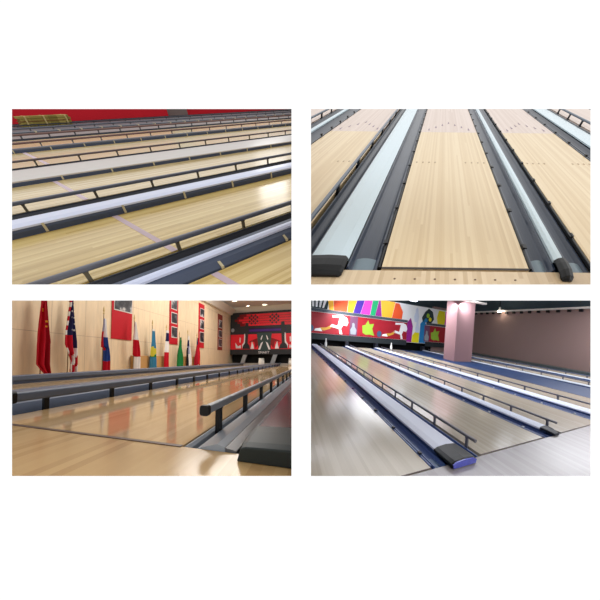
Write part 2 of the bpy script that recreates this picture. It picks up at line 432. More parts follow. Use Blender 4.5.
# ================================================================== upper left: rows of lanes from the side
def hall_a():
    R = RA
    w1 = wood('maple_yellow', (182, 152, 80), (202, 174, 106), (218, 194, 130), .03, 2.2, .22, .4)
    w2 = wood('maple_tan', (176, 150, 96), (192, 168, 114), (206, 184, 134), .03, 2.2, .22, .4)
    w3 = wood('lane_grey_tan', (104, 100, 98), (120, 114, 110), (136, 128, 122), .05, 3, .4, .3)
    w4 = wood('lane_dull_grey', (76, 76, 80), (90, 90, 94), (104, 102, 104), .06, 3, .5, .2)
    tape = mat('lavender_strip', (190, 168, 178), .4, .3)
    blue = mat('gutter_blue_grey', (60, 70, 92), .4, .4, noise=.12, nscale=3)
    dark = mat('gutter_charcoal', (46, 48, 56), .5, .3)
    white = mat('capping_lavender_white', (200, 207, 231), .3, .4)
    grey = mat('capping_pale_grey', (184, 178, 172), .35, .4)
    dull = mat('capping_dull_grey', (96, 98, 106), .5, .2)
    bar = mat('rail_grey', (92, 94, 104), .35, .5)
    redbar = mat('rail_reddish_brown', (122, 92, 84), .45, .4)
    post = mat('post_bronze', (92, 82, 62), .45, .5)
    farpost = mat('post_grey', (98, 96, 96), .5, .3)
    brass = mat('clip_brass', (186, 174, 140), .4, .5)
    base = mat('subfloor_dark', (42, 36, 32), .8, .2)
    struct(MB(R).box(-24, .2, -1.5, 34, SLAB-.04, SLAB).build('floor', base))
    Y0, Y1 = -1.4, 32
    T = (.735, .05, tape)
    PY = [-1.2+.66*k for k in range(40)]
    py = [.19+.655*k for k in range(-3, 34)]
    pn = [.155+.605*k for k in range(-3, 34)]
    p3 = [.81+.605*k for k in range(-5, 34)]
    brown = mat('rail_brown_grey', (100, 86, 84), .4, .4)
    lane(R, -1.46, -.35, Y0, Y1, w1, 'yellow maple lane in the bottom right corner of the upper left hall', tape=T)
    lane(R, -3.15, -1.965, Y0, Y1, w1, 'wide yellow maple lane between the narrow white strip and the wide lavender capping', tape=T)
    lane(R, -5.30, -3.975, Y0, Y1, w2, 'tan maple lane just behind the wide lavender white capping', tape=T)
    lane(R, -8.79, -6.86, Y0, Y1, w2, 'tan lane behind the broad pale grey capping of the upper left hall', tape=(1.0, .06, tape))
    lane(R, -11.3, -9.70, Y0, Y1, w2, 'narrow looking tan lane behind the fourth dark gutter band')
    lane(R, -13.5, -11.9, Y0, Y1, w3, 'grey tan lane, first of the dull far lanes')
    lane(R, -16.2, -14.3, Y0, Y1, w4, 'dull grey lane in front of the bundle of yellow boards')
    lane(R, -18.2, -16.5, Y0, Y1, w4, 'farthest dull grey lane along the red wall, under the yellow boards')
    # first divider
    side_capping(R, -1.462, -1.60, -1.54, Y0, Y1, .085, white, blue, brass, p3, 'narrow white capping strip nearest the viewer, with brass brackets on its blue side', far=.13, mid=True)
    gutter(R, -1.92, -1.742, Y0, Y1, dark, 'dark gutter under the nearest raised bumper rail', za=.0, zb=-.004)
    rail(R, -1.94, pn, Y0, Y1, .085, bar, post, 'raised grey bumper rail nearest the viewer with bronze posts', pl=.013, pw=.014)
    # second
    side_capping(R, -3.152, -3.43, -3.16, Y0, Y1, .085, white, blue, brass, py, 'wide lavender white capping board across the middle of the upper left hall')
    gutter(R, -3.93, -3.435, Y0, Y1, dark, 'dark gutter hidden behind the wide lavender capping')
    rail(R, -3.952, py, Y0, Y1, .085, bar, post, 'raised grey bumper rail behind the wide lavender capping', pl=.013, pw=.014)
    # third
    side_capping(R, -5.302, -6.2, -5.31, Y0, Y1, .068, grey, blue, brass, py, 'broad pale grey capping board, widest band of the upper left hall')
    gutter(R, -6.81, -6.205, Y0, Y1, dark, 'dark gutter behind the broad pale grey capping')
    rail(R, -6.835, py, Y0, Y1, .085, brown, post, 'raised brown grey bumper rail behind the broad pale grey capping', pl=.013, pw=.014, bw=.03, bh=.03)
    # fourth
    side_capping(R, -8.792, -8.9, -8.8, Y0, Y1, .07, dull, blue, brass, py, 'dark low divider with a thin dull top, fourth from the viewer')
    gutter(R, -9.64, -8.905, Y0, Y1, dark, 'dark gutter just under the reddish fourth rail')
    rail(R, -9.67, py, Y0, Y1, .085, redbar, farpost, 'reddish brown raised rail, fourth from the viewer', bw=.045, bh=.04, pl=.013, pw=.014)
    # far ones
    gutter(R, -11.86, -11.33, Y0, Y1, dark, 'dark gutter between the last tan lane and the grey tan lane')
    rail(R, -11.88, py, Y0, Y1, .085, redbar, farpost, 'reddish brown raised rail, fifth from the viewer', bw=.05, bh=.045)
    gutter(R, -13.8, -13.54, Y0, Y1, dark, 'dark gutter behind the grey tan lane')
    capping(R, -14.0, -13.802, Y0, Y1, .035, dull, dark, 'dull grey capping behind the grey tan lane')
    gutter(R, -14.25, -14.002, Y0, Y1, dark, 'dark gutter in front of the dull grey lane with rail')
    folded(R, -13.52, py, Y0, Y1, dark, brass, 'folded dark bumper with brass clips behind the grey tan lane', z=.0, toward=-1, ch=.024, alen=0.2)
    rail(R, -14.27, py, Y0, Y1, .085, bar, farpost, 'raised grey rail, sixth from the viewer', bw=.05, bh=.045)
    gutter(R, -16.44, -16.24, Y0, Y1, dark, 'dark gutter in front of the bundle of yellow boards')
    rail(R, -16.47, py, Y0, Y1, .055, dark, farpost, 'low dark rail, seventh from the viewer, beside the yellow boards', bw=.04, bh=.035)
    gutter(R, -18.75, -18.23, Y0, Y1, dark, 'dark gutter along the foot of the red wall')
    # walls at the back
    red = mat('wall_red', (196, 24, 40), .7, .2, noise=.06, nscale=.8)
    gw = mat('wall_warm_grey', (120, 104, 100), .8, .2)
    struct(MB(R, 'yz').box(-19.2, -18.9, -1.5, 9.4, SLAB, 1.7).build('wall_red', red))
    struct(MB(R, 'yz').box(-19.5, -19.2, 9.4, 10.8, SLAB, 1.7).build('wall_grey', gw))
    struct(MB(R, 'yz').box(-19.9, -19.6, 10.8, 34, SLAB, 1.7).build('wall_far', red))
    # bundle of boards
    t = thing('board_bundle', 'strapped bundle of yellow green boards lying before the red wall', 'board bundle')
    yw = wood('board_yellow_green', (112, 100, 44), (142, 126, 62), (168, 150, 84), .3, 5, .6, .2)
    yd = mat('board_end_brown', (124, 84, 50), .7, .2)
    st = mat('strap_pale', (178, 158, 104), .5, .3)
    r = random.Random(3)
    for k, (z0, z1) in enumerate(((.002, .068), (.071, .138), (.141, .158), (.161, .228), (.231, .30))):
        dx = r.uniform(-.03, .03); dy = r.uniform(-.05, .05)
        MB(R, 'yz').box(-17.15+dx, -16.62+dx, 2.33+dy, 4.02+dy, z0, z1).build('board', yd if k == 2 else yw, t, bevel=.006)
    for y in (2.55, 3.15, 3.88):
        MB(R).prism(rrect(-17.2, -16.57, .001, .308, .02), y-.025, y+.025).build('strap', st, t)
    settle(t)
hall_a()

# ================================================================== upper right: lanes from the foul line
def hall_b():
    R = RB
    wl = wood('maple_cream', (216, 188, 142), (224, 198, 154), (234, 211, 170), .02, 9, .32, .4)
    wp = wood('pine_pinkish', (206, 182, 166), (213, 191, 176), (222, 201, 188), .03, 9, .3, .4)
    wa = wood('approach_cream', (206, 178, 138), (220, 194, 156), (230, 206, 170), .03, 1.2, .35, .4)
    gm = mat('gutter_slate', (42, 53, 72), .3, .45, noise=.35, nscale=2.2)
    gd = mat('gutter_dark_slate', (37, 46, 62), .3, .45, noise=.3, nscale=2.2)
    ramp = mat('gutter_end_blue_grey', (112, 130, 140), .35, .4)
    white = mat('capping_ice_white', (206, 224, 232), .25, .5)
    blk = mat('black_plastic', (13, 14, 16), .42, .3)
    bar = mat('rail_graphite', (84, 94, 110), .3, .5)
    mk = mat('marker_brown', (104, 76, 60), .5, .3)
    ar = mat('marker_purple_grey', (150, 128, 142), .5, .3)
    dt = mat('marker_tan', (186, 160, 128), .5, .3)
    fl = mat('foul_line_dark', (62, 52, 44), .5, .3)
    base = mat('subfloor_black', (34, 30, 28), .8, .2)
    lip = mat('lane_edge_brown', (110, 72, 36), .5, .3)
    struct(MB(R).box(-5.2, 5.2, 1.56, 15, SLAB-.04, SLAB).build('floor', base))
    f = struct(MB(R).box(-3.2, 4.4, .4, 1.555, SLAB-.04, 0).build('floor_approach', wa))
    for k in range(-3, 4):
        MB(R).prism([(.487+k*.128+.0075*math.cos(a), 1.455+.0085*math.sin(a)) for a in [i*math.pi/5 for i in range(10)]], .0006, .002, axis='z').build('approach_dot', mk, f)
    Y0, Y1 = 1.575, 14.5
    A = (6.45, 7.12, ar); D = (4.2, dt)
    lane(R, 0, .985, Y0, Y1, wl, 'cream maple lane running straight away in the centre of the upper right hall', foul=1.583, arrows=A, dots=D, mk=fl, mk2=wp)
    lane(R, -1.60, -.69, Y0, Y1, wl, 'cream maple lane left of the wide ice white capping', foul=1.583, arrows=A, dots=D, mk=fl, mk2=wp)
    lane(R, 1.435, 2.35, Y0, Y1, wl, 'cream maple lane right of the narrow ice white strip', foul=1.583, arrows=A, dots=D, mk=fl, mk2=wp)
    lane(R, -3.1, -2.19, Y0, Y1, wl, 'cream lane cut off by the top left corner of the upper right hall', arrows=A, mk=fl, mk2=wp)
    lane(R, 3.10, 4.05, Y0, Y1, wl, 'cream lane cut off by the top right corner of the upper right hall', arrows=A, mk=fl, mk2=wp)
    # left divider
    PY = [2.05+1.0*k for k in range(12)]
    gutter(R, -.235, -.03, Y0, Y1, gm, 'slate gutter along the left edge of the centre lane', za=.005, zb=-.02, d=.05, end=(.17, ramp))
    gutter(R, -.65, -.505, Y0, Y1, gd, 'slate gutter left of the wide ice white capping', zb=.005, d=.05)
    def cap1(t):
        secs = []
        for y, z1, g in ((1.665, .046, 0), (1.61, .05, .003), (1.53, .05, .003), (1.48, .04, .0), (1.46, .022, -.012)):
            secs.append([(-.512-g, y, .018 if y > 1.5 else .002), (-.243+g, y, .018 if y > 1.5 else .002), (-.24+g, y, z1*.55), (-.262+g, y, z1), (-.37, y, z1+.006), (-.495-g, y, z1), (-.518-g, y, z1*.55)])
        MB(R).loft(secs).build('end_cap', blk, t, smooth=False, bevel=.006)
    capping(R, -.502, -.24, 1.666, Y1, .034, white, gd, 'wide ice white capping with a black end block', cap=cap1)
    folded(R, -.016, [1.95+.7*k for k in range(17)], Y0+.02, Y1, blk, blk, 'black folded bumper along the left edge of the centre lane', toward=-1, z=-.012, cl=.06, w=.018)
    rail(R, -.67, PY, Y0, Y1, .075, bar, blk, 'raised graphite rail beside the lane left of the wide capping', pw=.022, pl=.03, bw=.036, bh=.03)
    # right divider
    gutter(R, 1.015, 1.158, Y0, Y1, gm, 'slate gutter along the right edge of the centre lane', za=-.02, zb=.005, d=.05, end=(.17, ramp))
    gutter(R, 1.233, 1.405, Y0, Y1, gm, 'slate gutter right of the narrow ice white strip', za=.005, zb=-.02, d=.05, end=(.14, ramp))
    def cap2(t):
        secs = []
        for y, z1, g in ((1.675, .04, 0), (1.61, .043, .002), (1.53, .041, .002), (1.465, .03, .0), (1.44, .015, -.01)):
            secs.append([(1.158-g, y, .018 if y > 1.5 else .002), (1.232+g, y, .018 if y > 1.5 else .002), (1.235+g, y, z1*.55), (1.22+g, y, z1), (1.196, y, z1+.005), (1.172-g, y, z1), (1.155-g, y, z1*.55)])
        MB(R).loft(secs).build('end_cap', blk, t, bevel=.005)
    capping(R, 1.163, 1.228, 1.676, Y1, .032, white, gd, 'narrow ice white strip with a slim black end block', cap=cap2)
    folded(R, 1.0, [1.9+.7*k for k in range(17)], Y0+.02, Y1, blk, blk, 'black folded bumper along the right edge of the centre lane', toward=1, z=-.012, cl=.06, w=.018)
    folded(R, 1.42, [2.1+.7*k for k in range(17)], Y0+.02, Y1, blk, blk, 'black folded bumper right of the narrow ice white strip', toward=-1, z=-.012, cl=.06, w=.018)
    # far left divider
    gutter(R, -1.87, -1.64, Y0, Y1, gd, 'slate gutter at the left border of the upper right hall', d=.05)
    folded(R, -1.622, [2.0+.62*k for k in range(20)], Y0, Y1, gd, blk, 'dark folded bumper with black clips at the top left lane', toward=-1, z=-.005, ch=.015)
    capping(R, -1.945, -1.872, Y0, Y1, .034, white, gd, 'thin ice white strip in the top left of the upper right hall')
    gutter(R, -2.14, -1.947, Y0, Y1, gd, 'dark gutter left of the thin top left strip', d=.05)
    rail(R, -2.165, [2.3+.75*k for k in range(16)], Y0, Y1, .085, bar, blk, 'raised dark rail in the top left corner of the upper right hall', pw=.022, pl=.03, bw=.036, bh=.03)
    # far right divider
    gutter(R, 2.395, 2.60, Y0, Y1, gd, 'slate gutter at the right border of the upper right hall', d=.05)
    folded(R, 2.372, [2.2+.8*k for k in range(15)], Y0, Y1, gd, blk, 'dark folded bumper beside the right border gutter', toward=1, z=-.008, ch=.005)
    capping(R, 2.602, 2.90, Y0, Y1, .034, white, gd, 'ice white capping near the top right corner')
    gutter(R, 2.902, 3.05, Y0, Y1, gd, 'dark gutter under the top right rail', d=.05)
    rail(R, 3.075, [2.2+.8*k for k in range(16)], Y0, Y1, .085, bar, blk, 'raised dark rail in the top right corner', pw=.022, pl=.03, bw=.036, bh=.03)
hall_b()

# ================================================================== lower left: flag hall
K = 2.8
def hall_c():
    R = RC
    wl = wood('lane_honey', (204, 168, 120), (211, 176, 129), (219, 185, 139), .075, 9, .07, .5, coat=.0)
    wa = wood('approach_honey', (192, 154, 102), (204, 167, 114), (216, 181, 128), .09, 2.6, .2, .5)
    steel = mat('rail_blue_grey', (94, 106, 128), .4, .5, noise=.1, nscale=2)
    steel2 = mat('side_blue_grey', (84, 98, 124), .45, .5, noise=.1, nscale=2)
    blk = mat('post_black', (14, 15, 18), .5, .3)
    plate = mat('divider_plate_grey', (158, 168, 180), .35, .5)
    hood = mat('hood_dark_plum', (72, 62, 68), .18, .5)
    capm = mat('cap_green_black', (34, 42, 42), .45, .3)
    fl = mat('foul_line_brown', (84, 52, 34), .4, .4)
    base = mat('subfloor_brown', (50, 40, 34), .8, .2)
    Yf = 1.765; Ye = 28.6
    Z = 2.6
    sl = -.16
    struct(MB(R).box(-11.55, 2, 1.78, 31, sl-.06, sl).build('floor', base))
    struct(MB(R).box(-11.55, 2, -.5, 1.762, sl-.06, 0).build('floor_approach', wa))
    def clane(x0, x1, label):
        t = thing('bowling_lane', label, 'bowling lane')
        MB(R).box(x0, x1, Yf, Ye, sl+.002, 0).build('lane_bed', wl, t)
        MB(R).box(x0, x1, Yf-.02, Yf+.02, .0005, .006).build('foul_line', fl, t)
        return settle(t)
    clane(-4.0, -1.14, 'honey lane with mirror like reflections between the two blue grey rails')
    clane(-8.86, -5.98, 'honey lane next to the flag wall, behind the left blue grey rail')
    # side strip by the flag wall
    struct(MB(R).box(-11.39, -9.42, 1.79, 28.6, sl, .0).build('floor_side', wl))
    # far divider near flags
    t = thing('divider_wall', 'low blue grey divider under the row of flags', 'lane divider')
    MB(R).prism([(-9.36, sl+.003), (-8.93, sl+.003), (-8.93, .2), (-8.97, .235), (-9.32, .235), (-9.36, .2)], 1.9, 27.8).build('body', steel2, t)
    MB(R).prism(rrect(-8.927, -8.885, .10, .235, .015), 1.9, 27.8).build('top_band', steel, t)
    settle(t)
    # left rail
    py = [2.47, 3.66, 4.80, 5.95, 6.95, 7.95, 9.1, 10.3, 11.5, 12.5, 13.7, 14.9, 16.2, 17.5, 18.9, 20.3, 21.8, 23.3, 25, 26.7]
    rail(R, -4.04, py, 2.08, 27.8, .225, steel, blk, 'long blue grey rail on black posts left of the mirror like lane', bw=.12, bh=.13, pw=.05, pl=.035, endcap=(.06, blk), foot=sl)
    t = thing('divider_wall', 'blue grey divider body behind the left rail of the flag hall', 'lane divider')
    MB(R).prism([(-5.9, sl+.003), (-4.14, sl+.003), (-4.14, -.02), (-4.22, .11), (-4.45, .17), (-5.6, .17), (-5.9, .02)], 1.9, 27.8).build('body', steel2, t)
    settle(t)
    # right rail and divider
    pr = [2.3, 3.28, 4.33, 5.38, 6.43, 7.48, 8.5, 9.6, 10.7, 11.8, 13, 14.2, 15.5, 17, 18.5, 20, 21.5, 23]
    rail(R, -1.02, pr, 2.0, 28.3, .262, plate, blk, 'nearest grey rail on black posts right of the mirror like lane', bw=.08, bh=.078, pw=.05, pl=.04, endcap=(.05, blk), foot=sl)
    t = thing('gutter', 'light grey sloping gutter plate at the foot of the nearest rail', 'gutter')
    MB(R).prism([(-1.12, sl+.003), (-1.06, sl+.003), (-1.06, -.012), (-1.09, .006), (-1.12, -.004)], Yf+.01, Ye).build('lip', plate, t)
    MB(R).prism([(-.985, sl+.003), (-.73, sl+.003), (-.73, .03), (-.80, .05), (-.985, -.0)], Yf+.01, Ye).build('plate', plate, t)
    MB(R).prism([(-.726, sl+.003), (-.626, sl+.003), (-.626, .012), (-.726, .028)], Yf+.01, Ye).build('side_plate', mat('side_plate_grey', (96, 98, 104), .3, .5), t)
    settle(t)
    t = thing('ball_return', 'dark ball return hood with a black green end block in the lower right corner', 'ball return')
    secs = []
    for y, k in ((2.02, 1.0), (2.6, .98), (6, .95), (28, .95)):
        secs.append([(-.62, y, sl+.003), (.9, y, sl+.003), (.9, y, .12*k)] + [(.75-1.25*i/8, y, (.12+.055*math.sin(math.pi*(i+1)/10))*k) for i in range(9)] + [(-.59, y, .07*k), (-.62, y, .035)])
    MB(R).loft(secs).build('hood', hood, t)
    s2 = []
    for y, z1, g in ((2.03, .16, .0), (1.9, .152, .004), (1.69, .134, .002), (1.62, .116, -.006)):
        s2.append([(-.575-g, y, .004), (.6, y, .004), (.6, y, z1*.8)] + [(.45-.95*i/6, y, z1*(.93+.09*math.sin(math.pi*i/6))) for i in range(7)] + [(-.545-g, y, z1*.82)])
    MB(R).loft(s2).build('end_block', capm, t, bevel=.008)
    settle(t)
    # walls and ceiling
    wallm = panelled('wall_birch_panel', (228, 206, 172), (190, 168, 138), 1.56, 2.06, 7.08, 1.83, .012)
    struct(MB(R, 'yz').prism([(1.4, sl), (30.5, sl), (30.5, 6.45), (7.2, 6.45), (4.6, 4.6), (1.4, 1.5)], -11.6, -11.4, axis='x').build('wall_left', wallm))
    cream = mat('cornice_white', (226, 222, 212), .7, .2)
    ceilm = mat('ceiling_grey', (214, 210, 204), .8, .2)
    struct(MB(R, 'yz').prism([(-11.6, 6.45), (-11.1, 6.45), (-10.6, 7.15), (-11.6, 7.15)], 9.0, 30.5).build('trim_left_cornice', cream))
    struct(MB(R).prism([(29.55, 6.75), (30.5, 6.75), (30.5, 7.4), (29.2, 7.4)], -11.4, .5, axis='x').build('trim_back_cornice', cream))
    struct(MB(R).box(-11.8, 2, 11.5, 30.8, 7.4, 7.6).build('ceiling', ceilm))
    bw = mat('wall_back_brown', (120, 96, 74), .8, .2)
    struct(MB(R, 'xz').box(-11.6, 2, 30.5, 30.7, sl, 7.4).build('wall_back', bw))
    glow = mat('lamp_glow', (255, 250, 240), .5, .2, emit=26)
    rim = mat('lamp_rim', (220, 216, 210), .5, .4)
    for i, (x, y, lb) in enumerate(((-8.6, 28.5, 'round recessed ceiling light above the left of the red masking panel'), (-6.3, 28.4, 'round recessed ceiling light above the middle of the red masking panel'), (-9.4, 25.5, 'round recessed ceiling light nearest the flag wall corner'), (-4.0, 26.5, 'round recessed ceiling light at the right border of the flag hall'))):
        t = thing('ceiling_light', lb, 'ceiling light')
        MB(R).lathe(x, y, 7.33, [(.36, 0), (.36, .068), (.3, .068), (.3, 0)]).build('rim', rim, t, smooth=False)
        MB(R).lathe(x, y, 7.34, [(.28, 0), (.28, .03)]).build('diffuser', glow, t)
        settle(t)
    # masking unit over the pin decks
    black = mat('mask_black', (44, 46, 50), .5, .3); red = mat('mask_red', (222, 40, 54), .45, .3); redd = mat('mask_dark_red', (132, 22, 30), .45, .3)
    pur = mat('mask_purple', (44, 26, 66), .5, .3); wht = mat('mask_white', (224, 220, 222), .5, .3); teal = mat('mask_dark_teal', (50, 70, 70), .5, .3); gry = mat('mask_grey', (150, 152, 156), .5, .3)
    t = thing('masking_unit', 'red and black masking panel with bowler silhouettes at the end of the flag hall', 'masking unit')
    yb = 29.2
    MB(R, 'xz').box(-12.0+.65, .8, yb, yb+.25, 1.3, 6.7).build('back_panel', black, t)
    ps = lambda a, c, d: (a, yb-.012-d, c)
    q = lambda x0, x1, z0, z1, th=.012: [(x0, z0), (x1, z0), (x1, z1), (x0, z1)]
    # upper red band: bars that grow out of the dark left end
    b = MB(R, 'xz')
    for z0, z1, x0 in ((4.92, 5.22, -9.2), (5.26, 5.5, -9.6), (5.54, 5.82, -10.1), (5.86, 6.1, -9.4), (6.14, 6.42, -9.0)):
        b.poly(q(x0, .6, z0, z1), ps, .01)
    b.build('red_band', red, t)
    b = MB(R, 'xz')
    for z0, z1, x0, x1 in ((4.92, 5.22, -9.9, -9.2), (5.26, 5.5, -10.3, -9.6), (5.54, 5.82, -10.7, -10.1), (5.86, 6.1, -10.3, -9.4), (6.14, 6.42, -10.0, -9.0)):
        b.poly(q(x0, x1-.003, z0, z1), ps, .009)
    b.build('dark_red_bars', redd, t)
    MB(R, 'xz').poly([(-11.0+.25*math.cos(k*math.pi/8), 4.45+.25*math.sin(k*math.pi/8)) for k in range(16)], ps, .01).build('grey_disc', gry, t)
    for cx in (-8.0, -5.15):
        b = MB(R, 'xz')
        for i in range(4):
            for j in range(4):
                if abs(i-1.5)+abs(j-1.5) < 2.6:
                    x = cx+(i-j)*.27; z = 5.72+(i+j-3)*.24
                    b.poly([(x-.17, z), (x, z-.17), (x+.17, z), (x, z+.17)], lambda a, c, d: (a, yb-.03-d, c), .006)
        b.build('diamond_pattern', black, t)
    MB(R, 'xz').poly(q(-9.0, -3.6, 4.1, 4.62), ps, .008).build('purple_band', pur, t)
    MB(R, 'xz').poly(q(-8.6, -4.2, 4.2, 4.45), lambda a, c, d: (a, yb-.022-d, c), .005).build('violet_streak', mat('mask_violet', (70, 34, 120), .5, .3), t)
    MB(R, 'xz').poly(q(-11.3, -7.0, 1.95, 3.85), ps, .01).poly(q(-5.6, .6, 1.95, 3.85), ps, .01).build('lower_red_panel', red, t)
    MB(R, 'xz').poly([(-7.25, 1.75), (-5.75, 1.75), (-5.45, 4.0), (-7.55, 4.0)], lambda a, c, d: (a, yb-.024-d, c), .006).build('centre_panel', teal, t)
    def bowler(cx, s):
        f = lambda pts: [(cx+s*a, c) for a, c in pts]
        pl = lambda a, c, d: (a, yb-.026-d, c)
        b = MB(R, 'xz')
        b.poly(f([(-.55, 2.0), (.55, 2.0), (.45, 2.45), (.2, 2.7), (.25, 3.6), (.32, 4.3), (.3, 5.3), (-.12, 5.35), (-.25, 4.6), (-.15, 3.6), (-.2, 2.75), (-.5, 2.4)]), pl, .008)
        b.build('bowler_silhouette', black, t)
        for o in ([(-.55, 2.05), (-.2, 2.5), (-.15, 3.4), (-.12, 4.0), (-.3, 3.9), (-.35, 2.9), (-.62, 2.5)], [(.6, 2.0), (1.1, 2.0), (1.0, 2.5), (.8, 2.95), (.72, 2.5)], [(-1.5, 2.1), (-.75, 2.1), (-.8, 2.5), (-1.2, 2.35), (-1.6, 2.85)],
                  [(1.7, 1.9), (1.95, 1.9), (2.35, 2.9), (2.05, 2.7)], [(-1.0, 2.9), (-.85, 2.8), (-.8, 3.4), (-.95, 3.5)], [(2.0, 3.2), (2.12, 3.1), (2.3, 3.7), (2.15, 3.6)]):
            MB(R, 'xz').poly(f(o), pl, .007).build('white_flash', wht, t)
        b = MB(R, 'xz')
        b.poly(f([(.3, 2.8), (.55, 3.0), (1.4, 3.3), (1.9, 3.4), (1.75, 2.6), (1.3, 2.1), (1.1, 2.9)]), lambda a, c, d: (a, yb-.023-d, c), .003)
        b.build('dark_red_swirl', redd, t)
    bowler(-9.0, 1); bowler(-3.95, -1)
    cu = bpy.data.curves.new('lettering', 'FONT'); cu.body = 'SMART'; cu.size = .42; cu.extrude = .006; cu.align_x = 'CENTER'
    tmp = bpy.data.objects.new('tmp_text', cu); COL.objects.link(tmp); bpy.context.view_layer.update()
    me = bpy.data.meshes.new_from_object(tmp.evaluated_get(bpy.context.evaluated_depsgraph_get()))
    bpy.data.objects.remove(tmp)
    for v in me.vertices:
        v.co = R.p(-6.55+v.co.x*1.15, yb-.045-v.co.z, 1.40+v.co.y)
    me.materials.clear(); me.materials.append(wht)
    o = bpy.data.objects.new('lettering', me); COL.objects.link(o); o.parent = t; o.location = (0, 0, 0); o.name = 'lettering'
    c0 = R.p(-6.55, yb-.045, 1.40)
    for v in me.vertices: v.co -= c0
    o.location = c0
    settle(t)
    # pit, kickbacks
    dk = mat('pit_black', (14, 14, 15), .7, .2)
    tag(MB(R, 'xz').box(-11.3, .8, 29.9, 30.0, sl+.003, 1.5).build('pit_curtain', dk), 'black pit curtain under the red masking panel', 'pit curtain')
    for x, lb in ((-9.3, 'grey wedge shaped kickback by the flag wall'), (-5.2, 'grey wedge shaped kickback under the middle of the masking panel')):
        tag(MB(R, 'xz').prism([(x-.5, .01), (x+.1, .01), (x+.5, 1.26), (x-.02, 1.26)], 28.8, 29.12).build('kickback', gry), lb, 'kickback')
    tag(MB(R).box(-11.3, -.4, 28.62, 28.74, sl+.003, .22).build('tail_plank', mat('tail_plank_grey', (150, 146, 140), .5, .3)), 'pale sill running across the lane ends of the flag hall', 'sill')
    # pins
    pinw = mat('pin_white', (238, 236, 230), .3, .5)
    prof = [(.055, 0), (.085, .2), (.088, .32), (.065, .48), (.036, .62), (.042, .72), (.036, .79), (.005, .82)]
    src = MB(R).lathe(-6.5, 27.0, .004, prof).build('bowling_pin', pinw, smooth=True)
    tag(src, 'white bowling pin standing at the end of the lane beside the flags', 'bowling pin', 'pins of the lane beside the flags')
    for row in range(4):
        for i in range(row+1):
            if row == 0: continue
            c = copy_part(src, R.ex*((i-row/2)*.2) + R.ey*(row*.2)); 
            c['label'] = src['label']
    s3 = None
    for row in range(4):
        for i in range(row+1):
            off = R.ex*(3.9+(i-row/2)*.3) + R.ey*(row*.3)
            if (src.location+off).x > -.35: continue
            c = copy_part(src, off); c['label'] = 'white bowling pin in the shade at the far end of the mirror like lane'; c['group'] = 'pins of the mirror like lane'
    # posters on the flag wall
    pr_ = mat('banner_red', (184, 28, 40), .6, .2)
    frame = mat('photo_border', (214, 210, 204), .6, .2)
    def photo_mat(i):
        m = bpy.data.materials.new('photo_print'); m.use_nodes = True; nt = m.node_tree; b_ = nt.nodes['Principled BSDF']
        tc = nt.nodes.new('ShaderNodeTexCoord'); nz = nt.nodes.new('ShaderNodeTexNoise'); nz.inputs['Scale'].default_value = 1.6+.2*i; nz.inputs['Detail'].default_value = 3
        mp = nt.nodes.new('ShaderNodeMapping'); mp.inputs['Location'].default_value = (i*3.1, i*1.7, 0)
        nt.links.new(tc.outputs['Object'], mp.inputs[0]); nt.links.new(mp.outputs[0], nz.inputs['Vector'])
        cr = nt.nodes.new('ShaderNodeValToRGB'); e = cr.color_ramp.elements
        e[0].position = .42; e[0].color = (*lin((34, 34, 40)), 1); e[1].position = .68; e[1].color = (*lin((205, 200, 196)), 1)
        k = e.new(.56); k.color = (*lin((74, 78, 84)), 1)
        nt.links.new(nz.outputs['Fac'], cr.inputs[0]); nt.links.new(cr.outputs[0], b_.inputs['Base Color']); b_.inputs['Roughness'].default_value = .5
        return m
    def banner(y0, y1, z0, z1, photos, label, m=pr_):
        t = thing('wall_banner', label, 'banner')
        MB(R, 'yz').box(-11.395, -11.36, y0, y1, z0, z1).build('sheet', m, t)
        for i, (a, bb, c, d) in enumerate(photos):
            fo = MB(R, 'yz').box(-11.358, -11.345, a-.04, bb+.04, c-.06, d+.06).build('photo_frame', frame, t)
            MB(R, 'yz').box(-11.344, -11.335, a, bb, c, d).build('photo', photo_mat(i+len(label) % 5), fo)
        settle(t)
    banner(10.15, 11.66, 1.84, 5.3, [(10.32, 11.6, 3.5, 5.1)], 'widest red wall banner with one large photo, left of the others')
    banner(15.55, 16.72, 1.87, 6.2, [(15.85, 16.6, 2.45, 3.2), (15.8, 16.55, 3.55, 4.3), (15.75, 16.5, 4.65, 5.4)], 'tall red wall banner with three photos behind the green flag')
    banner(20.3, 21.5, 1.8, 6.1, [(20.6, 21.4, 2.4, 3.3), (20.6, 21.4, 3.7, 4.5), (20.6, 21.4, 4.9, 5.6)], 'tall red wall banner with photos above the last red flag')
    banner(25.0, 26.4, 1.75, 5.9, [(25.3, 26.2, 2.2, 3.0), (25.3, 26.2, 3.3, 4.0), (25.3, 26.2, 4.4, 5.2)], 'dull red wall banner nearest the corner of the masking panel', mat('banner_dull_red', (140, 62, 54), .6, .2))
    # wooden boxes behind the flags
    ply = mat('box_plywood', (186, 144, 92), .6, .2, noise=.08)
    for y0, y1, lb in ((11.62, 13.0, 'low plywood box behind the red and white flag'), (13.35, 14.9, 'low plywood box behind the pale blue and yellow flag'), (17.6, 18.35, 'low plywood box between the green flag and the navy white flag'), (18.8, 19.5, 'low plywood box behind the navy and white flag')):
        tag(MB(R).box(-11.38, -11.16, y0, y1, .004, .93).build('plywood_box', ply, bevel=.01), lb, 'box')
    # flags
    pole = mat('pole_brass', (128, 108, 74), .4, .5); gold = mat('finial_gold', (196, 170, 110), .35, .5)
    C = {n: mat('cloth_'+n, c, .75, .15) for n, c in dict(red=(186, 22, 42), darkred=(150, 18, 36), white=(226, 222, 220), navy=(36, 38, 78), blue=(44, 70, 140), sky=(56, 124, 160), yellow=(196, 186, 60), green=(34, 120, 62), black=(30, 30, 36), lav=(150, 150, 178), star=(226, 190, 60)).items()}
